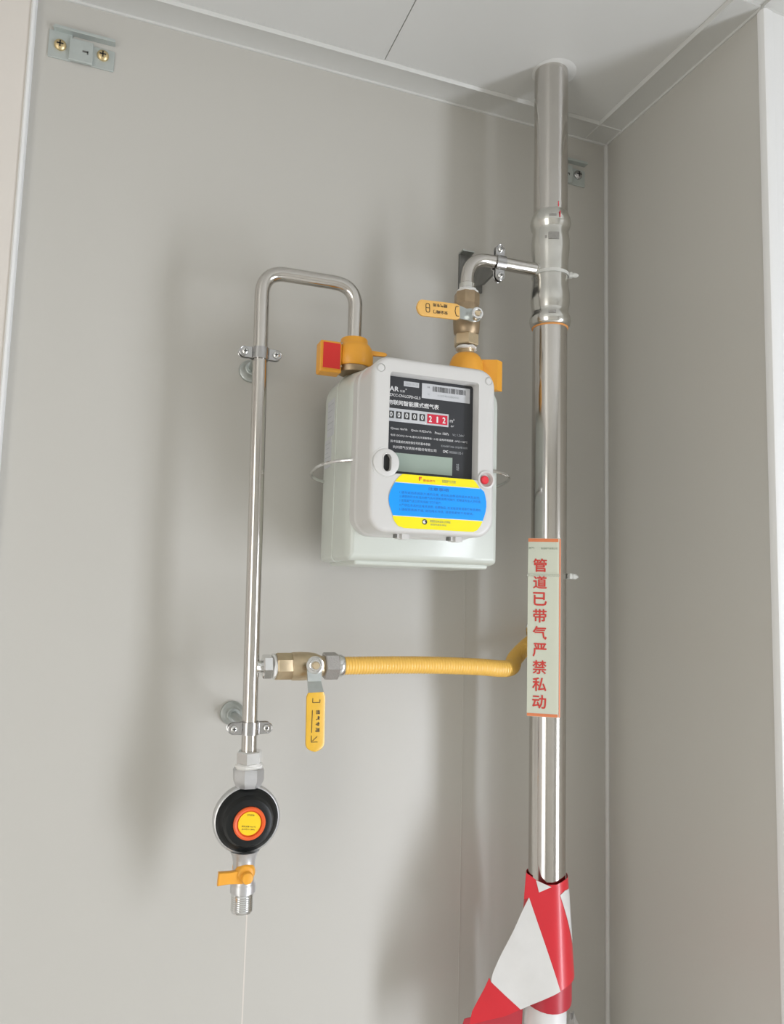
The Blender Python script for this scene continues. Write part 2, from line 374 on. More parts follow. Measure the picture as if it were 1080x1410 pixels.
# ------------------------------------------------------------------ upper ball valve (vertical)
va = thing('ball_valve', (ex, RYC, .2878), 'brass ball valve above the meter with orange lever pointing left', 'valve')
ring_tape(va, V(ex, RYC, .3490), (0, 0, 1), .0128, .0038)
obj('end_cap', MB().lathe(V(ex, RYC, .3350), (0, 0, 1), [(.0146, 0), (.0150, .001), (.0150, .0135), (.0140, .0150)], 8, rot=.2), M['brassd'], va)
vb = MB().lathe(V(ex, RYC, .2985), (0, 0, 1), [(.0126, 0), (.0148, .003), (.0156, .010), (.0160, .018), (.0156, .027), (.0148, .034), (.0140, .037)], 32)
vb.lathe(V(ex, RYC+.002, .3176), (0, -1, 0), [(.0085, .0), (.0085, .0165), (.007, .0185)], 20)
obj('valve_body', vb, M['brassd'], va, 40)
obj('hex_end', hexnut(MB(), V(ex, RYC, .2990), V(ex, RYC, .2860), .0150, .25, .001), M['brass'], va)
ring_tape(va, V(ex, RYC, .2815), (0, 0, 1), .0118, .0035)
tb = MB()
tb.lathe(V(ex, RYC, .2700), (0, 0, 1), [(.0094, 0)] + [(.0094+(.0006 if k % 2 else 0), .001+k*.0012) for k in range(10)] + [(.009, .0135)], 24)
obj('threaded_nipple', tb, M['brass'], va)
# stem + lever: steel strap, bent, with dipped grip; the lever points left and slightly down
def lever(parent, piv, e, f, yv, grip_mat, L0, L1, L2, wsteel, wgrip, th, lab):
    """e = direction of the lever, f = across, piv = pivot on the strap, step towards the room by yv between L0 and L1"""
    e = Vector(e).normalized(); f = Vector(f).normalized(); n = YN
    strap = MB()
    secs = [(-wsteel*.95, wsteel*.45, 0), (-wsteel*.7, wsteel*.8, 0), (0, wsteel, 0), (wsteel*.8, wsteel*.95, 0), (L0, wsteel*.85, 0), (L1, wgrip*.80, yv), (L1+.01, wgrip*.8, yv)]
    strap.loft([[piv+e*a+f*(s*wv)+n*(y+q) for s, q in ((-1, 0), (1, 0), (1, .0022), (-1, .0022))] for a, wv, y in secs])
    st = obj('lever_strap', strap, M['zinc'], parent, 30, label='zinc-plated lever strap')
    g = MB(); rings = []
    for k in range(21):
        t = (k/12*.86 if k < 12 else .86+.14*math.sin((k-12)/8*PI/2)); a = L1+(L2-L1)*t
        if t < .06: ww = wgrip*(.82+3*t)
        elif t > .86: ww = wgrip*math.sqrt(max(.012, 1-((t-.86)/.14)**2))
        else: ww = wgrip
        ring = []
        for q in range(12):
            an = 2*PI*q/12; cx_, cy_ = math.cos(an), math.sin(an)
            ring.append(piv+e*a+f*(ww*math.copysign(abs(cx_)**.45, cx_))+n*(yv+.0011+(th/2)*math.copysign(abs(cy_)**.6, cy_)))
        rings.append(ring)
    g.loft(rings)
    return obj('lever_grip', g, grip_mat, parent, 50, label=lab)
pv = V(.3722, -.1230, .3152)
le = Vector((-.998, -.035, -.060)); lf = Vector((-.055, 0, .998))
gr = lever(va, pv, le, lf, .0045, M['yell2'], .010, .022, .0745, .0078, .0096, .0042, 'orange dipped lever grip with dark lettering')
obj('stem_nut', MB().lathe(pv+Vector((0, -.0022, 0)), (0, -1, 0), [(.0072, 0), (.0072, .0075), (.0064, .0085), (.0045, .0085), (.0045, .006)], 28), M['chrome'], va)
obj('stem_tip', MB().box(pv+Vector((-.0026, -.0102, -.0026)), pv+Vector((.0026, -.002, .0026))), M['brass'], va)
gf = pv + le*.0 + YN*(.0045+.0011+.0022+.0001)
E1, F1 = -le.normalized(), -lf.normalized()      # the print reads upside down from here
base = gf
def g1(s, a, c, wv, hv, bold=.02): return write(s, M['ink'], gr, base+le*a+lf*c, E1*-1, -lf, wv, hv, bold)
g1('燃气专用', .0375, .0062, .0175, .0040); g1('安全阀门', .0375, -.0016, .0175, .0040)
mb = MB()
for s, q in (((.0235, .0055), (.0265, .0055)), ((.0265, .0055), (.0280, .0)), ((.0280, 0), (.0265, -.0055)), ((.0265, -.0055), (.0235, -.0055))):
    a = gf+le*s[0]+lf*s[1]; c_ = gf+le*q[0]+lf*q[1]; mb.tube([a, c_], .00035, 5)
mb.tube([gf+le*a+lf*c for a, c in [(q[0]+.0595+.003*0, q[1]) for q in rrect(0, -.005, .0045, .005, .0018, 3)]] + [gf+le*.0595+lf*-.003], .00035, 5)
mb.tube([gf+le*.0595+lf*0, gf+le*.064+lf*0], .00035, 5)
obj('printed_mark', mb, M['ink'], gr)['kind'] = 'stuff'

# clamp on the branch and its wall bracket
pipe_clamp((.4155, RYC, BZ-.001), 'z', 'small chrome pipe clamp with vertical ears on the short branch')
wb_ = thing('wall_bracket', (.42, 0, .40), 'galvanised angle bracket, darkened for shade, on the wall behind the elbow', 'bracket')
slab(p_ := MB(), .4085, .3985, .4432, .4480, .001, 0, -.003, .0004)
obj('wall_plate', p_, M['dull_shade'], wb_)
obj('top_flange', MB().box(V(.4085, -.014, .4470), V(.4250, -.0005, .4490)), M['zinc'], wb_)
a_ = MB().prism([(-.003, .3985), (-.003, .4300), (-.050, .4180), (-.0965, .4030), (-.0965, .3880), (-.060, .3840)], V(.4145, 0, 0), (0, 1, 0), (0, 0, 1), (.003, 0, 0), .0003)
obj('bracket_arm', a_, M['dull_shade'], wb_)

# ------------------------------------------------------------------ gas meter
mt = thing('gas_meter', (.309, 0, .027), 'pale grey residential gas meter with black dial face and blue sticker', 'gas meter')
bx0, bx1, bz0, bz1 = .2225, .3965, .0285, .2400
mb = MB(); Rb = (.006, .006, .024, .024)
seq = [(.010, -.030), (.004, -.033), (.001, -.038), (0, -.045), (0, -.0895), (.0, -.0905), (0, -.132), (.001, -.139), (.0035, -.1435), (.0075, -.1455)]
mb.loft([[V(x, y, z) for x, z in rrect(bx0, bz0, bx1, bz1-max(0, (-y-.10))*.22, Rb, 8, i)] for i, y in seq])
bd = obj('meter_body', mb, M['body'], mt, 40)
sm = MB().tube([V(x, -.0900, z) for x, z in (lambda q: q+q[:1])(rrect(bx0-.0002, bz0-.0002, bx1+.0002, bz1+.0002, Rb, 8))], .0007, 6)
obj('body_seam', sm, M['body'], mt)
slab(q_ := MB(), .234, .0245, .389, .034, .003, -.042, -.134, .003); obj('bottom_rim', q_, M['body'], mt)
# rating stickers on the left flank
for z0, z1, y0, y1 in ((.170, .2120, -.052, -.080), (.135, .168, -.046, -.072)):
    s_ = obj('flank_label', MB().box(V(bx0-.0004, y0, z0), V(bx0+.001, y1, z1)), M['paper'], mt, label='pale printed sticker on the left flank')
    for k in range(5):
        obj('printed_line', MB().box(V(bx0-.0006, y0-.003, z1-.005-k*(z1-z0-.007)/5), V(bx0+.0002, y1+.003+.004*(k % 3), z1-.0056-k*(z1-z0-.007)/5)), M['grey'], s_)
s_ = obj('flank_label', MB().box(V(bx1-.001, -.100, .122), V(bx1+.0004, -.130, .150)), M['cover'], mt)
# wire hoop round the waist
hp = []
for k in range(65):
    a = 2*PI*k/64; ca, sa = math.cos(a), math.sin(a)
    x = .3110+.1135*math.copysign(abs(ca)**.75, ca); y = -.095+.066*math.copysign(abs(sa)**.75, sa)
    hp.append(V(x, y, .1235-(y+.07)*.10))
obj('wire_hoop', MB().tube(hp, .0019, 10), M['chrome'], mt, label='thin steel wire hoop round the meter waist')
# inlet and outlet unions
IX = (.2373, ex+.0005); IY = -.098
for k, x in enumerate(IX):
    yy = IY if k == 0 else RYC
    obj('union_nut', MB().lathe(V(x, yy, .236), (0, 0, 1), [(.0175, 0), (.0185, .002), (.0185, .0075), (.017, .0095)], 28), M['brassd'], mt, label='brown brass union nut')
# cover
cx0, cx1, cz0, cz1, cyf = .2262, .3610, .0545, .2285, -.2000
mb = MB()
F = .0050
seq = [(-.0016, -.143), (-.0016, -.1575), (-.0004, -.1595), (.0, -.162)] + [(F*(1-math.cos(t*PI/2)), cyf+F*(1-math.sin(t*PI/2))) for t in (0, .2, .4, .6, .8, 1)]
mb.loft([[V(x, y, z) for x, z in rrect(cx0, cz0, cx1, cz1, (.019, .019, .019, .019), 10, i)] for i, y in seq])
wx0, wx1, wz0, wz1 = .2452, .3408, .1128, .2122
slot = MB().prism(capsule(.0044, .0042), V(.2438, -.1966, .1219), Z, X, (0, -.02, 0))
cut = MB().loft([[V(x, y, z) for x, z in rrect(wx0-e_, wz0-e_, wx1+e_, wz1+e_, (.001, .001, .003, .003), 5)] for e_, y in ((.0012, -.21), (.0008, -.1995), (.0, -.197), (0, -.186))])
bc = MB().cyl(V(.3510, -.1965, .1133), V(.3510, -.22, .1133), .0086, 32)
sc1 = [MB().cyl(V(x, -.1990, z), V(x, -.21, z), .0044, 24) for x, z in ((.2346, .2156), (.3526, .2164))]
me = boolean(mb, cut, bc, slot, *sc1)
cv = link_mesh('meter_cover', me, M['cover'], mt, 30)
for x, z in ((.2346, .2156), (.3526, .2164)):
    obj('screw_plug', MB().lathe(V(x, -.1985, z), (0, -1, 0), [(.0038, 0), (.0038, .0012), (.0028, .0020)], 20), M['cover'], cv)
obj('seal_cup', MB().lathe(V(.3510, -.1966, .1133), (0, -1, 0), [(.0085, 0), (.0085, .0045), (.0092, .0045), (.0074, .0048), (.0062, .0008), (.0, .0006)], 32, True, False), M['cover'], cv)
obj('seal_button', MB().lathe(V(.3503, -.1970, .1133), (0, -1, 0), [(.0044, 0), (.0044, .0022), (.0032, .0034)], 24), M['btn'], cv, label='red seal button')
# boss with the pill-shaped slot
bs = MB().lathe(V(.2426, -.189, .1222), (0, -1, 0), [(.0138, 0), (.0138, .0105), (.0132, .0118), (.0122, .0122)], 40)
bsm = boolean(bs, slot); link_mesh('slot_boss', bsm, M['cover'], cv, 30)
obj('boss_groove', MB().tube([V(.2426+.0150*math.cos(a), -.2000, .1222+.0150*math.sin(a)) for a in [.55*PI+k/30*1.2*PI for k in range(31)]], .0004, 6), M['trim'], cv)
obj('slot_rim', MB().tube([V(.2434+q[1], -.2012, .1219+q[0]) for q in (lambda p: p+p[:1])(capsule(.0046, .0046))], .0006, 6), M['cover'], cv)
obj('slot_recess', MB().prism(capsule(.0042, .0034), V(.2437, -.1962, .1219), Z, X, (0, -.0010, 0)), M['dark'], cv)
# clips on the lower edge
for x in (.2680, .3260):
    c_ = MB().box(V(x-.0065, -.186, .0500), V(x+.0065, -.178, .0560)).box(V(x-.0025, -.1885, .0495), V(x+.0040, -.178, .0562))
    obj('cover_clip', c_, M['cover'], cv)
    obj('clip_shadow_gap', MB().box(V(x-.0075, -.1855, .0508), V(x-.0062, -.176, .0552)), M['dull_shade'], cv)

# dial plate
PY = -.1880
pl_ = obj('dial_plate', MB().box(V(wx0-.001, PY, wz0-.001), V(wx1+.001, -.1850, wz1+.001)), M['plate'], mt)
def slabp(name, x0, z0, x1, z1, m, par, t=.0003, y=PY, lab=None): return obj(name, MB().box(V(x0, y-t, z0), V(x1, y+.0002, z1)), M[m], par, label=lab)
def tp(s, x, z, wv, hv, m='white', bold=.0, y=PY-.00012): return write(s, M[m], pl_, V(x, y, z), X, Z, wv, hv, bold)
slabp('date_sticker', .2634, .2034, .2799, .2085, 'paper', pl_)
tp('2020-10-24', .2648, .2046, .0138, .0026, 'grey', y=PY-.0005)
bl = slabp('barcode_sticker', .2832, .1935, .3370, .2089, 'paper', pl_)
bars = MB(); x = .2950
while x < .3320:
    ww = random.choice((.0003, .0004, .0007)); bars.box(V(x, PY-.0005, .2015), V(x+ww, PY-.0002, .2068)); x += ww+random.choice((.0004, .0005, .0009))
o_ = obj('barcode', bars, M['ink'], pl_); o_['kind'] = 'stuff'
tp('H', .2895, .2045, .0018, .0016, 'ink', y=PY-.0005); tp('NO', .2895, .1972, .0026, .0016, 'grey', y=PY-.0005)
tp('0132401000446', .3005, .1968, .0240, .0020, 'grey', y=PY-.0005)
tp('AR', .2482, .1969, .0100, .0050, 'white', .02); tp('仪表', .2595, .1967, .0055, .0024); tp('®', .2652, .1995, .0016, .0016)
tp('Z7CC-CN-LCI7D-G2.5', .2482, .1916, .0336, .0028, 'white', .012)
tp('物联网智能膜式燃气表', .2470, .1830, .0553, .0052, 'white', .015)
cf = slabp('counter_frame', .2455, .1663, .3132, .1795, 'paper', pl_, .0006)
for k, xd in enumerate((.2505, .2588, .2672, .2756, .2840)):
    slabp('counter_wheel', xd-.0029, .1695, xd+.0029, .1766, 'ink', pl_, .0009)
    tp('0', xd-.0016, .1705, .0030, .0052, 'white', .02, y=PY-.00105)
slabp('red_counter_window', .2895, .1680, .3118, .1776, 'cred', pl_, .0009, lab='red background of the last three counter digits')
for d_, xd in zip('212', (.2929, .3006, .3080)): tp(d_, xd-(.0018 if d_ == '2' else .0010), .1694, (.0034 if d_ == '2' else .0018), .0064, 'white', .03, y=PY-.00105)
obj('decimal_point', MB().cyl(V(.2880, PY-.0008, .1672), V(.2880, PY, .1672), .0007, 10), M['white'], pl_)
tp('m³', .3150, .1715, .0048, .0040); tp('dm³', .3160, .1668, .0035, .0020)
tp('Qmax: 4m³/h', .2508, .1578, .0175, .0026); tp('Qmin: 0.025m³/h', .2725, .1578, .0220, .0026); tp('Pmax: 10kPa', .2985, .1578, .0155, .0026); tp('Vc: 1.2dm³', .3180, .1578, .0135, .0024, 'grey')
tp('电源: DC6V(1.5V×4) 最大允许误差等级 1.5 级 适用环境温度 -10℃~+40℃', .2508, .1511, .0845, .0026)
tp('脉冲当量或机电转换信号的基本参数', .2508, .1450, .0430, .0027); tp('EXibIIBT3Gb 2020年10月', .3058, .1452, .0292, .0024, 'grey')
tp('杭州燃气仪表技术股份有限公司', .2535, .1392, .0470, .0030); tp('CMC', .3078, .1394, .0058, .0028, 'white', .02); tp('00000132-1', .3148, .1394, .0155, .0024, 'grey')
slabp('lcd_bezel', .2490, .1150, .3215, .1362, 'plate', pl_, .0004)
slabp('lcd_screen', .2500, .1164, .3182, .1348, 'lcd', pl_, .0009, lab='grey-green display, blank')
tp('液晶', .3230, .1225, .0030, .0070, 'grey')
# sticker below the window
ST = cyf-.0002
def poly_plate(name, pts, m, par, y0, t=.0003, lab=None):
    return obj(name, MB().prism(pts, V(0, y0, 0), X, Z, (0, -t, 0)), M[m], par, label=lab)
yl = [(.2508, .0692), (.2530, .0650), (.2565, .0612), (.2626, .0594), (.3370, .0594), (.3415, .0612), (.3450, .0655), (.3476, .0708), (.3476, .1000), (.3436, .1044), (.3398, .1095), (.3367, .1122), (.2600, .1122), (.2560, .1090), (.2519, .1037), (.2500, .1)]
sk = poly_plate('notice_sticker', yl, 'yst', cv, ST, lab='yellow sticker with rounded blue panel')
bp_ = [(.2508, .0712), (.3476, .0708)] + [(.3476+.0040*math.sin(t*PI), .0708+(.1042-.0708)*t) for t in (.15, .3, .45, .6, .75, .9)] + [(.3442, .1042), (.2520, .1034)] + [(.2520-.0056*math.sin(t*PI)-.0006*t, .1034-(.1034-.0712)*t) for t in (.12, .25, .4, .55, .7, .85)]
obj('blue_panel', MB().prism(bp_, V(0, ST-.0003, 0), X, Z, (0, -.0002, 0)), M['blue'], sk)
for nm, (a0, b0, a1, b1) in (('white_line', (.2510, .0706, .3478, .0712)), ('white_line', (.2516, .1034, .3440, .1040))):
    obj(nm, MB().box(V(a0, ST-.0006, b0), V(a1, ST-.0001, b1)), M['white'], sk)
def ts(s, x, z, wv, hv, m='blueink', bold=.0): return write(s, M[m], sk, V(x, ST-.00062, z), X, Z, wv, hv, bold)
ts('注意事项', .2870, .0978, .0226, .0034, bold=.02)
for k, s in enumerate(('1.请勿遮挡表具前方通风位置, 请勿私自移动改装本表及其他;', '2.请使用符合标准的燃气具并按照说明书操作, 定期请专业人员检查;', '3.发现漏气请立即关闭阀门打开窗户;', '4.严禁在表具附近堆放易燃, 易爆物品, 若发现异常请拨打电话通知;', '5.请保持表具干燥, 请勿用水冲洗, 请使用柔软干布擦拭。')):
    ts(s, .2570, (.0926, .0888, .0847, .0803, .0760)[k], (.0870, .0885, .0447, .0885, .0800)[k], .0028)
ts('管道燃气', .2815, .1062, .0130, .0024, 'btn'); ts('F', .2772, .1066, .0030, .0040, 'btn', .02); ts('智慧燃气公司表', .3020, .1066, .0150, .0030, 'signg')
ts('客服热线电话及公司网址', .2900, .0664, .0220, .0024, 'signg'); ts('服务热线及网站', .2905, .0634, .0170, .0018, 'signg')
obj('round_logo', MB().cyl(V(.2842, ST-.0004, .0665), V(.2842, ST-.0007, .0665), .0026, 20), M['ink'], sk)
obj('logo_swirl', MB().prism([(-.0020, -.0002), (-.0008, .0014), (.0012, .0016), (.0002, .0002), (.0016, -.0010), (-.0004, -.0018)], V(.2838, ST-.0007, .0665), X, Z, (0, -.0001, 0)), M['white'], sk)

# ------------------------------------------------------------------ orange anti-tamper seals
sl = thing('union_seal', (IX[0], IY, .245), 'orange plastic lock seal with red window around the left meter union', 'seal', None)
mb = MB().lathe(V(IX[0], IY, .2425), (0, 0, 1), [(.0200, 0), (.0216, .002), (.0216, .012), (.0206, .0200), (.0180, .0245), (.0154, .0268), (.0150, .0317), (.0142, .0327)], 36)
obj('seal_shell', mb, M['orange'], sl, 50)
bxs = MB().prism(rrect(0, 0, .0240, .0345, .0018, 3), V(.1955, -.1125, .2310), X, Z, (0, .018, 0), .001)
bk = obj('seal_box', bxs, M['orange'], sl)
obj('window_frame', MB().prism(rrect(0, 0, .0205, .0300, .0008, 2), V(.1975, -.1124, .2338), X, Z, (0, -.0012, 0), .0004), M['orange'], bk)
obj('red_window', MB().box(V(.1982, -.1142, .2348), V(.2172, -.1130, .2628)), M['red'], bk, label='red square window')
mb = MB().prism([(0, -.004), (.0050, 0), (.0225, .001), (.0245, .003), (.0225, .005), (.005, .0055), (0, .0125)], V(.2500, -.105, .2580), X, Z, (0, .004, 0), .0004)
obj('locking_tab', mb, M['orange'], sl)
for z_ in (.2385, .2640): obj('seal_pin', MB().cyl(V(.2186, -.1134, z_), V(.2186, -.110, z_), .0012, 12), M['brassd'], bk)
sr = thing('union_seal', (IX[1], RYC, .245), 'orange plastic lock seal around the right meter union, partly behind the cover', 'seal', None)
mb = MB().lathe(V(IX[1], RYC, .2460), (0, 0, 1), [(.0198, 0), (.0210, .002), (.0205, .012), (.0190, .020), (.0165, .0260), (.0135, .0292), (.0110, .0300)], 36)
obj('seal_shell', mb, M['orange'], sr, 50)
an = math.radians(38); e1 = Vector((math.cos(an), math.sin(an), 0)); e2 = Vector((math.sin(an), -math.cos(an), 0))
o_ = V(.4085, -.1130, .2350)                      # nearest vertical edge of the box
pl1 = Vector((-.92, .39, 0)).normalized(); pl2 = Vector((.88, .47, 0)).normalized()
mb = MB().loft([[o_+Z*h, o_+pl1*.0260+Z*h, o_+pl1*.0200+pl2*.012+Z*h, o_+pl2*.0105+Z*h] for h in (0, .036)])
obj('seal_box', mb, M['orange'], sr)

# ------------------------------------------------------------------ outlet pipe with loop
PX0, PX1, PYC = .1333, .1418, -.0920
ou = thing('outlet_pipe', (PX1, PYC, -.165), 'slim polished steel pipe looping from the meter down the left side', 'pipe')
TR = .0079; zt_ = .3385
# the vertical part, a soft bend, the level part, a bend down into the meter union
low = V(PX1, PYC, -.1700); top = V(PX0+.0002, PYC, .3115)
path = [low + (top-low)*(k/6) for k in range(7)]
path += arc(top, V(.1335, PYC, zt_+.001), V(.1600, -.0935, zt_), 12)[1:]
path += arc(V(.2110, -.0965, zt_-.0008), V(IX[0], IY, zt_-.001), V(IX[0], IY, .3120), 12)
path += [V(IX[0], IY, .2760)]
ot = obj('bent_tube', MB().tube(path, TR, 28), M['steel'], ou, 60)
TZ = -.0830
def cx_at(z): return PX1+(PX0-PX1)*(z+.17)/.48
obj('branch_stub', MB().lathe(V(cx_at(TZ)+.005, PYC, TZ), (1, 0, 0), [(.0078, 0), (.0066, .0035), (.0064, .010)], 24), M['chrome'], ou)
obj('branch_nut', hexnut(MB(), V(.1515, PYC, TZ), V(.1615, PYC, TZ), .0126, .2, .0012), M['chrome'], ou)
obj('end_nut', hexnut(MB(), V(.1422, PYC, -.1670), V(.1425, PYC, -.1800), .0132, .35, .0012), M['chrome'], ou)
pipe_clamp((cx_at(.2465), PYC, .2465), 'x', 'chrome two-screw pipe clamp on the upper part of the slim pipe')
pipe_clamp((cx_at(-.1445), PYC, -.1445), 'x', 'chrome two-screw pipe clamp near the lower end of the slim pipe')
for k, (x, z) in enumerate(((.1392, .2525), (.1370, -.1440))):
    st = thing('clamp_standoff', (x, 0, z), ('zinc wall standoff behind the upper pipe clamp', 'zinc wall standoff behind the lower pipe clamp')[k], 'standoff')
    obj('wall_flange', MB().lathe(V(x, 0, z), (0, -1, 0), [(.0128, 0), (.0134, .001), (.0130, .004), (.0100, .0065), (.0082, .0115), (.0080, .0155), (.0070, .0165)], 32), M['zinc'], st)
    tx = cx_at(z); d_ = (V(tx, PYC+.0090, z-.002)-V(x, -.015, z))
    obj('threaded_rod', MB().lathe(V(x, -.0150, z), d_, [(.0044 if i % 2 else .0040, i*d_.length/40) for i in range(41)], 14), M['zinc'], st)
    obj('lock_nut', hexnut(MB(), V(tx, PYC+.0190, z-.0015), V(tx, PYC+.0125, z-.0018), .0066), M['zinc'], st)

# ------------------------------------------------------------------ side ball valve + hose
vl = thing('ball_valve', (.19, PYC, TZ-.01), 'brass ball valve on the slim pipe with yellow lever hanging down', 'valve')
ring_tape(vl, V(.1620, PYC, TZ), (1, 0, 0), .0125, .0038)
obj('end_cap', MB().lathe(V(.1655, PYC, TZ), (1, 0, 0), [(.0140, 0), (.0148, .001), (.0148, .0150), (.0142, .0160)], 8, rot=.25), M['brass'], vl)
vb = MB().lathe(V(.1815, PYC, TZ), (1, 0, 0), [(.0138, 0), (.0147, .002), (.0149, .010), (.0146, .018), (.0138, .025), (.0118, .030), (.0105, .0335), (.0105, .0375)], 32)
vb.lathe(V(.2040, PYC+.002, TZ), (0, -1, 0), [(.0078, .0), (.0078, .0165), (.0065, .0185)], 20)
obj('valve_body', vb, M['brass'], vl, 40)
obj('stop_pin', MB().cyl(V(.1945, PYC-.008, TZ-.0005), V(.1945, PYC-.0225, TZ-.0005), .0016, 12).box(V(.1910, PYC-.0190, TZ-.0022), V(.1985, PYC-.0165, TZ+.0018)), M['brassd'], vl)
pv2 = V(.2010, -.1140, TZ+.0035)
gr2 = lever(vl, pv2, (.018, 0, -1), (1, 0, .018), .0075, M['yell'], .0165, .0265, .0850, .0082, .0100, .0042, 'yellow dipped lever grip with dark lettering')
obj('stem_nut', MB().lathe(pv2+Vector((0, -.0022, 0)), (0, -1, 0), [(.0090, 0), (.0090, .0008), (.0075, .0012), (.0062, .0012), (.0062, .0030), (.0054, .0036)], 28), M['chrome'], vl)
hexo = obj('stem_tip', MB().lathe(pv2+Vector((0, -.0050, 0)), (0, -1, 0), [(.0040, 0), (.0040, .003), (.0032, .0038)], 16), M['brass'], vl)
g2 = pv2 + YN*(.0075+.0011+.0022+.0001)
def gw(s, x, z, L_, hh, bold=.02): return write(s, M['ink'], gr2, g2+X*x+Z*z, -Z, X, L_, hh, bold)
for k, ch in enumerate('燃气专用'): gw(ch, .0008, -.0440-k*.0058, .0042, .0042)
mb = MB()
for a, c in (((-.0030, -.0320), (-.0030, -.0365)), ((-.0030, -.0365), (.0045, -.0365)), ((.0045, -.0365), (.0045, -.0335)), ((-.0030, -.0440), (-.0030, -.0660)), ((-.0030, -.0690), (-.0030, -.0755)), ((-.0030, -.0755), (.0035, -.0755)), ((-.0020, -.0745), (.0030, -.0700))):
    mb.tube([g2+X*a[0]+Z*a[1], g2+X*c[0]+Z*c[1]], .0003, 5)
obj('printed_mark', mb, M['ink'], gr2)['kind'] = 'stuff'
obj('hose_nut', hexnut(MB(), V(.2168, PYC, TZ), V(.2320, PYC, TZ), .0148, .15, .0010), M['castst'], vl, label='rough-cast hexagon hose nut')
obj('hose_ferrule', MB().lathe(V(.2318, PYC, TZ), (1, 0, 0), [(.0118, 0), (.0122, .001), (.0120, .0045), (.0106, .0070)], 28), M['chrome'], vl)
pts = [V(.2375, PYC, TZ), V(.30, PYC, TZ+.0003), V(.35, PYC+.0005, TZ-.0006), V(.40, PYC+.001, TZ-.0028), V(.432, PYC+.004, TZ-.0055), V(.4525, PYC+.016, TZ-.005), V(.4680, -.0570, TZ+.003), V(.4900, -.0450, TZ+.016), V(.5200, -.0300, TZ+.030), V(.5330, -.0005, TZ+.034)]
cv_ = bez(pts, 60); L_ = [0]
for a, c in zip(cv_, cv_[1:]): L_.append(L_[-1]+(c-a).length)
res = []; i = 0; step = .0008; s_ = 0
while s_ < L_[-1]:
    while L_[i+1] < s_: i += 1
    t = (s_-L_[i])/(L_[i+1]-L_[i]); res.append(cv_[i].lerp(cv_[i+1], t)); s_ += step
ho = thing('gas_hose', (.3, PYC, TZ-.01), 'yellow ribbed gas hose running right from the side valve behind the riser', 'hose')
obj('ribbed_sheath', MB().tube(res, lambda k: .0094+.00035*math.cos(2*PI*k/4), 24), M['hose'], ho, 60)
obj('wall_outlet', MB().lathe(V(.5335, 0, TZ+.034), (0, -1, 0), [(.0180, 0), (.0180, .0015), (.0120, .003), (.0120, .006)], 28), M['chrome'], ho)

# ------------------------------------------------------------------ regulator at the lower end
RGX, RGZ, RGY = .1418, -.2330, -.0920
rg = thing('pressure_regulator', (RGX, RGY, -.305), 'round black gas pressure regulator with orange and yellow centre disc', 'regulator')
ring_tape(rg, V(.1424, RGY, -.1845), (0, 0, 1), .0135, .0055)
mb = MB().lathe(V(.1422, RGY, -.1995), (0, 0, 1), [(.0128, -.003), (.0135, -.001), (.0152, .002), (.0160, .005), (.0160, .0135), (.0150, .0155)], 8, rot=.39)
obj('inlet_socket', mb, M['alum'], rg)
rgc = V(RGX, RGY, RGZ)
RS = .0336
obj('rim_housing', MB().lathe(rgc+Vector((0, .014, 0)), (0, -1, 0), [(.020, 0), (.030, .003), (RS-.001, .010), (RS, .013), (RS, .019), (RS-.0012, .0205), (.0312, .021), (.0308, .018)], 56), M['alum'], rg, 40)
kb = obj('black_dome', MB().lathe(rgc+Vector((0, -.0040, 0)), (0, -1, 0), [(.0308, 0), (.0306, .0035), (.0292, .0062), (.0252, .0092), (.0236, .0130), (.0226, .0148), (.0212, .0154), (.0170, .0155)], 56), M['blackp'], rg, 30)
obj('adjuster_ring', MB().lathe(rgc+Vector((0, -.0190, 0)), (0, -1, 0), [(.0160, 0), (.0158, .0022), (.0144, .0032), (.0126, .0028), (.0119, .0006), (.0105, .0004)], 48), M['ored'], rg, label='orange-red ring round the centre disc')
yd = obj('centre_disc', MB().cyl(rgc+Vector((0, -.0190, 0)), rgc+Vector((0, -.0205, 0)), .0114, 40, .0003), M['ydisc'], rg, label='yellow centre disc with small dark print')
dY = V(RGX, RGY-.02065, RGZ)
ta = math.radians(-7); ux_ = Vector((math.cos(ta), 0, math.sin(ta))); uz_ = Vector((-math.sin(ta), 0, math.cos(ta)))
for s, x, z, wv, hv in (('燃气调压器', -.0035, .0072, .0070, .0016), ('额定流量 0.6m³/h', -.0072, -.0036, .0138, .0016), ('出口压力 2.8kPa', -.0068, -.0062, .0130, .0016)):
    write(s, M['ink'], yd, dY+ux_*x+uz_*z, ux_, uz_, wv, hv, .0)
# outlet, T handle
obj('outlet_neck', MB().lathe(V(RGX, RGY, -.2640), (0, 0, -1), [(.0150, 0), (.0128, .004), (.0112, .010), (.0106, .020), (.0108, .028), (.0118, .032)], 28), M['alum'], rg)
hb = MB().lathe(V(RGX+.0002, RGY, -.2835), (0, -1, 0), [(.0100, -.010), (.0105, .0), (.0100, .008), (.0078, .0125), (.0065, .0132)], 32)
hb.lathe(V(RGX+.0012, RGY, -.2865), (0, -1, 0), [(.0060, .010), (.0060, .0155), (.0050, .0172), (.0028, .0178)], 24)
pr_ = [(-.0270, -.0062), (-.0262, .0062), (-.0150, .0058), (-.0070, .0064), (.0, .0068), (.0020, -.0070), (-.0070, -.0062), (-.0150, -.0056)]
hb.prism(pr_, V(RGX, RGY-.0055, -.2865), X, Z, (0, -.0062, 0), .0008)
obj('tee_handle', hb, M['orange'], rg, 40)
obj('outlet_collar', MB().lathe(V(RGX, RGY, -.2945), (0, 0, -1), [(.0112, 0), (.0122, .002), (.0126, .0045), (.0126, .0095), (.0112, .0105)], 28), M['alum'], rg)
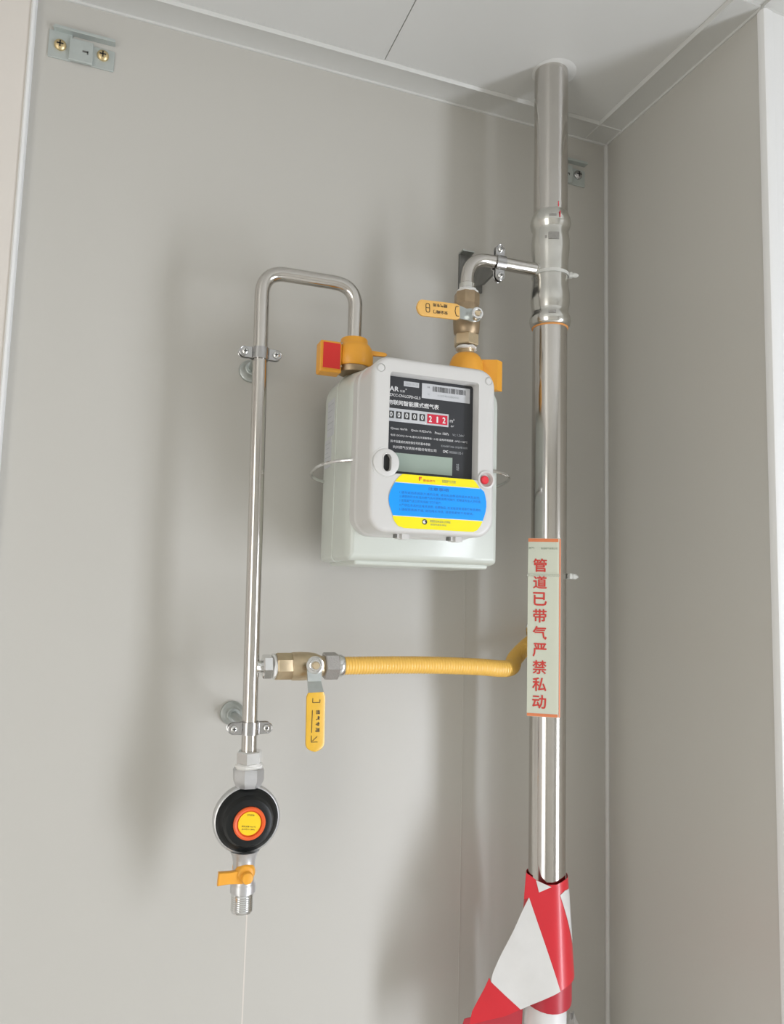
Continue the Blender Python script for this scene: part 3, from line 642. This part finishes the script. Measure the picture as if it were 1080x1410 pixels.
obj('threaded_outlet', MB().lathe(V(RGX, RGY, -.3045), (0, 0, -1), [(.0100, 0)] + [(.0114 if k % 2 else .0106, .0015+k*.0010) for k in range(16)] + [(.0106, .0185), (.0092, .0188), (.0090, .010)], 32, True, True), M['chrome'], rg)

# ------------------------------------------------------------------ warning sign on the riser
nrm = Vector((-.54, -.842, 0)).normalized(); tg = Vector((-nrm.y, nrm.x, 0)) * 1.0
if tg.x < 0: tg = -tg
so = V(RXC, RYC, 0) + nrm*.0222                                      # tangent point on the pipe
def SP(s, z, out=0):                                                  # point of the sign face at arc position s
    if s <= .0100: p = so + tg*s; n_ = nrm
    else:
        a = min((s-.0100)/.0055, 1.2); p = so + tg*(.0100+.0055*math.sin(a)) - nrm*(.0055*(1-math.cos(a))); n_ = nrm*math.cos(a)+tg*math.sin(a)
    return p + n_*out + Z*z
sg_ = thing('pipe_warning_sign', (.475, -.12, -.14), 'cream vertical warning sign with red characters strapped to the riser', 'sign')
sz0, sz1 = -.1400, .0640
def sheet(name, s0, s1, z0, z1, m, par, o0, o1, n=10, lab=None):
    A = [s0+(s1-s0)*k/n for k in range(n+1)]
    return obj(name, MB().loft([[SP(s, z0, o0), SP(s, z1, o0), SP(s, z1, o1), SP(s, z0, o1)] for s in A]), M[m], par, label=lab)
face = sheet('sign_sheet', -.0232, .0138, sz0, sz1, 'signw', sg_, .0, .0009, 16)
sheet('orange_border', -.0231, .0112, sz1-.0042, sz1-.0003, 'signo', face, .0008, .0011)
sheet('orange_border', -.0231, .0112, sz0+.0003, sz0+.0036, 'signo', face, .0008, .0011)
sheet('orange_border', .0122, .0137, sz0+.0003, sz1-.0003, 'signo', face, .0008, .0011)
for k, ch in enumerate('管道已带气严禁私动'):
    zc = .0325 - k*(.0325+.1232)/8
    write(ch, M['signr'], face, SP(-.0172, zc-.0078, .00125), tg, Z, .0158, .0156, .020, name='character')
write('燃气', M['signg'], face, SP(-.0225, .0510, .0012), tg, Z, .0065, .0028)
write('管道燃气有限公司', M['signg'], face, SP(-.0085, .0510, .0012), tg, Z, .0190, .0024)

# nylon cable ties
def cable_tie(z, r, a0, a1, ha, label, group, tilt=0):
    t = thing('cable_tie', (RXC, RYC, z), label, 'cable tie')
    P = lambda a, q, h: V(RXC+q*math.cos(a), RYC+q*math.sin(a), z+h)
    n = 48
    mb = MB().loft([[P(a, r, -.0018), P(a, r, .0018), P(a, r+.0010, .0018), P(a, r+.0010, -.0018)] for a in [math.radians(a0+(a1-a0)*k/n) for k in range(n+1)]], True, True)
    obj('strap', mb, M['clear'], t)
    a = math.radians(ha); d = Vector((math.cos(a), math.sin(a), 0)); side = Vector((-d.y, d.x, 0))
    o = P(a, r+.0006, 0)
    hd = MB().prism(rrect(-.0030, -.0032, .0030, .0032, .001, 3), o, side, Z, d*.0042, .0005)
    obj('locking_head', hd, M['clear'], t)
    tl = MB().tube([o+d*.002, o+d*.006-Z*.0003, o+d*.009-Z*.0006, o+d*.0115-Z*.0008], lambda k: (.0018, .0030, .0028, .0010)[k], 10)
    obj('strap_tail', tl, M['clear'], t)
    return t
cable_tie(.3905, .0222, 0, 360, -34, 'clear nylon cable tie round the tee fitting', None)
# the lower tie passes over the sign
t = thing('cable_tie', (RXC, RYC, .021), 'clear nylon cable tie round the sign and the riser', 'cable tie')
pth = []
for k in range(25):
    a = math.radians(-42 + k/24*243); pth.append((RXC+.0222*math.cos(a), RYC+.0222*math.sin(a)))
ring = [V(x, y, 0) for x, y in pth]
ring += [SP(s, 0, .0016) for s in (-.0232, -.018, -.006, .004, .0100, .012, .0138)]
mb = MB(); cen = V(RXC, RYC, 0); rs = []
for p in ring:
    d = (p-cen).normalized(); rs.append([p+Z*(.021-.0017), p+Z*(.021+.0017), p+d*.0009+Z*(.021+.0017), p+d*.0009+Z*(.021-.0017)])
n_ = len(rs); rs.append(rs[0])
# only the part outside the sheet is a milky band; the strap runs all the way round
obj('strap', MB().loft(rs[:25], True, True), M['clear'], t)
obj('strap', MB().loft([[q for q in r_] for r_ in rs[24:31]], True, True), mat('clear_nylon_thin', (.66, .68, .58), .3, noise=.01, alpha=.25), t)
a = math.radians(-38); d = Vector((math.cos(a), math.sin(a), 0)); o = V(RXC, RYC, .021)+d*.0226; a = math.radians(-12); d = Vector((math.cos(a), math.sin(a), 0)); side = Vector((-d.y, d.x, 0))
obj('locking_head', MB().prism(rrect(-.0055, -.0034, .0055, .0034, .001, 3), o, side, Z, d*.0035, .0005), M['clear'], t)
obj('strap_tail', MB().tube([o+d*.002, o+d*.006, o+d*.0095-Z*.0004, o+d*.0125-Z*.0006], lambda k: (.0020, .0036, .0034, .0012)[k], 10), M['clear'], t)

# ------------------------------------------------------------------ hazard tape round the foot of the riser
tp_ = thing('hazard_tape', (RXC, RYC, -.46), 'red and white hazard tape wrapped loosely round the riser foot', 'tape')
def rz(z): return .0225+.009*min(1, max(0, (-.30-z)/.13))
def gy(x, z):
    r = rz(z); dx = x-RXC+.0004
    if dx < -.35*r: return RYC-r*math.sqrt(1-.1225)-.35/math.sqrt(1-.1225)*(dx+.35*r)
    dx = min(dx, .985*r); return RYC-math.sqrt(r*r-dx*dx)
def tape(name, poly, m, off=0, lab=None, th=.0005, fold=True):
    bm = bmesh.new(); bm.faces.new([bm.verts.new((x, 0, z)) for x, z in poly])
    x0 = min(p[0] for p in poly); x1 = max(p[0] for p in poly); z0 = min(p[1] for p in poly); z1 = max(p[1] for p in poly)
    k = x0+.002
    while k < x1: bmesh.ops.bisect_plane(bm, geom=bm.verts[:]+bm.edges[:]+bm.faces[:], plane_co=(k, 0, 0), plane_no=(1, 0, 0)); k += .002
    k = z0+.008
    while k < z1: bmesh.ops.bisect_plane(bm, geom=bm.verts[:]+bm.edges[:]+bm.faces[:], plane_co=(0, 0, k), plane_no=(0, 0, 1)); k += .008
    for v in bm.verts:
        x, z = v.co.x, v.co.z
        y = gy(x, z)-off
        if fold and x < RXC-.012: y += .0007*math.sin((x*1.0+z*.6)*110)*min(1, (RXC-.012-x)/.03)
        v.co = V(x, y, z)
    r = bmesh.ops.solidify(bm, geom=bm.faces[:], thickness=th)
    bmesh.ops.recalc_face_normals(bm, faces=bm.faces)
    me = bpy.data.meshes.new('m'); bm.to_mesh(me); bm.free()
    o = link_mesh(name, me, M[m], tp_, 60)
    if lab: o['label'] = lab
    return o
RE = lambda z: RXC-.0004+.985*rz(z)
edge = [(RE(z), z) for z in (-.318, -.330, -.345, -.360, -.38, -.40, -.4235)]
tape('red_panel', [(.4526, -.3099), (.4575, -.3130), (.4625, -.3168), (.4741, -.3220), (.4847, -.3216), (.4950, -.3190)] + edge + [(.4985, -.4262), (.4846, -.4298), (.4700, -.3830), (.4548, -.3354), (.4500, -.3379)], 'tred', 0, 'red panel of the tape')
tape('white_patch', [(.4625, -.3172), (.4783, -.3239), (.4652, -.3296)], 'twh', .0006, 'small white triangle')
tape('white_patch', [(.4884, -.3328), (.4960, -.3294), (RE(-.335), -.3310), (RE(-.345), -.345), (RE(-.36), -.36), (RE(-.38), -.378), (.5080, -.3884), (.4985, -.3600)], 'twh', .0006, 'narrow white sliver on the right')
tape('white_panel', [(.4548, -.3354), (.4700, -.3830), (.4846, -.4298), (.4640, -.4395), (.4438, -.4490), (.4290, -.4360), (.4134, -.4216), (.4138, -.4180), (.4155, -.4127), (.4350, -.3740)], 'twh', .0008, 'large white panel of the tape')
tape('red_corner', [(.4134, -.4216), (.4290, -.4360), (.4438, -.4490), (.4280, -.4560), (.4120, -.4610), (.4020, -.4640), (.3920, -.4660), (.3950, -.4530), (.4002, -.4424), (.4118, -.4176)], 'tred', .0002, 'lower red corner flaring to the left')
# back half of the wrap and the inner side seen below
bk_ = MB(); rings = []
for z in (-.318, -.35, -.38, -.41, -.4262):
    rings.append([V(RXC+(rz(z)-.0004)*math.cos(a), RYC+(rz(z)-.0004)*math.sin(a), z) for a in [math.radians(-5+k*190/16) for k in range(17)]] + [V(RXC+(rz(z)-.001)*math.cos(a), RYC+(rz(z)-.001)*math.sin(a), z) for a in [math.radians(185-k*190/16) for k in range(17)]])
bk_.loft(rings); obj('rear_wrap', bk_, M['tred'], tp_)
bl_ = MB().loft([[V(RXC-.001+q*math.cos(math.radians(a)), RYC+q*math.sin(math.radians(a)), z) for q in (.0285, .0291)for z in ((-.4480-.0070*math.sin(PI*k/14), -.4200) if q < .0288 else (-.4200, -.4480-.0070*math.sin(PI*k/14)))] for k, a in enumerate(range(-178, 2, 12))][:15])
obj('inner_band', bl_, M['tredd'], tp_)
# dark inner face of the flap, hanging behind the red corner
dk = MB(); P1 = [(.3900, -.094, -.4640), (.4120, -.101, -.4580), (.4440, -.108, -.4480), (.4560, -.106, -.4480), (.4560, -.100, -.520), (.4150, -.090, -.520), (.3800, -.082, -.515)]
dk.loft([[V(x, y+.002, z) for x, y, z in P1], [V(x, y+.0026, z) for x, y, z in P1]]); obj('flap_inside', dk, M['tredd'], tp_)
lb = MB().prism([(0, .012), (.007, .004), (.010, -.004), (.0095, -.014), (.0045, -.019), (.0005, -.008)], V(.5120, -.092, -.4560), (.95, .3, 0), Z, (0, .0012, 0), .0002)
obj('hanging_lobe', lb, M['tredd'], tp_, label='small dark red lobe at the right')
# white film wrapped below the tape
fl = thing('white_film_wrap', (RXC, RYC, -.82), 'crumpled white film wrapped round the riser below the tape', 'film')
rings = []
zs = [-.4290, -.4420, -.4500, -.4700, -.50, -.56, -.64, -.75, -.82]
for i, z in enumerate(zs):
    rr = .0238+.0015*min(1, max(0, (-.45-z)/.04))
    rings.append([V(RXC-.002+rr*(1+.025*math.sin(3*a+i*1.7)+.012*math.sin(7*a+i))*math.cos(a), RYC+rr*(1+.025*math.sin(3*a+i*1.7))*math.sin(a), z+.003*math.sin(2*a)*(i < 4)) for a in [2*PI*k/40 for k in range(40)]])
rings += [[p+(V(RXC-.001, RYC, 0)-Vector((p.x, p.y, H))).normalized()*.0007 for p in r] for r in reversed(rings)]
obj('film_tube', MB().loft(rings+rings[:1], False, False), M['film'], fl, 60)
# loose film bunched at the right of the pipe
rings = []
for i in range(11):
    t = i/10; rr = .004+.024*math.sin(min(1, t*1.3)*PI/2)
    rings.append([V(.5400+(.6*rr+.014*t)*math.cos(a)*(1+.16*math.sin(4*a+i)), -.074+.8*rr*math.sin(a)*(1+.1*math.cos(3*a)), -.4930-.12*t+.004*math.sin(3*a+i)) for a in [2*PI*k/26 for k in range(26)]])
obj('loose_bunch', MB().loft(rings), M['film'], fl, 60)

# ------------------------------------------------------------------ hanging brackets on the back wall
def hanger(x, z, label, group, sm='screwb'):
    t = thing('cabinet_hanger_bracket', (x, 0, z), label, 'bracket')
    w2 = .0348; z0, z1 = -.0170, .0155
    def sect(xa, xb, y0, y1, m='galv', nm='mounting_leaf'):
        return MB().prism(rrect(xa, z0, xb, z1, .0012, 2), V(x, y0, z), X, Z, (0, y1-y0, 0), .0003)
    mb = sect(-w2, -.0105, 0, -.0020)
    mb.prism(rrect(.0095, z0, w2, z1-.008, .0012, 2), V(x, 0, z), X, Z, (0, -.0020, 0), .0003)
    mb.prism(rrect(-.0130, z0, .0120, z1-.0065, .0006, 2), V(x, -.0015, z), X, Z, (0, -.0040, 0), .0005)
    mb.box(V(x-.0300, -.009, z+z1-.001), V(x+w2, -.0004, z+z1+.0006))
    pl = obj('mounting_plate', mb, M['galv'], t, 30)
    obj('top_lip', MB().prism([(-w2+.004, 0), (w2, -.0005), (w2, .0030), (-w2+.006, .0035)], V(x, -.0080, z+z1-.001), X, Z, (0, -.0012, 0), .0002), M['galv'], t)
    obj('hook_slot', MB().box(V(x+.0010, -.0058, z-.0050), V(x+.0070, -.0050, z-.0030)).box(V(x+.0058, -.0058, z-.0068), V(x+.0072, -.0050, z-.0030)), M['dull_shade'], t)
    for sx in (-.0225, .0225):
        cross_screw(t, V(x+sx, -.0018, z-.0015), (0, -1, 0), .0064, sm)
    return t
hanger(-.0682, .6010, 'galvanised hanger bracket with two brass screws at the upper left', None)
hanger(.5710, .6010, 'galvanised hanger bracket half hidden behind the riser near the ceiling', None, 'clamp')
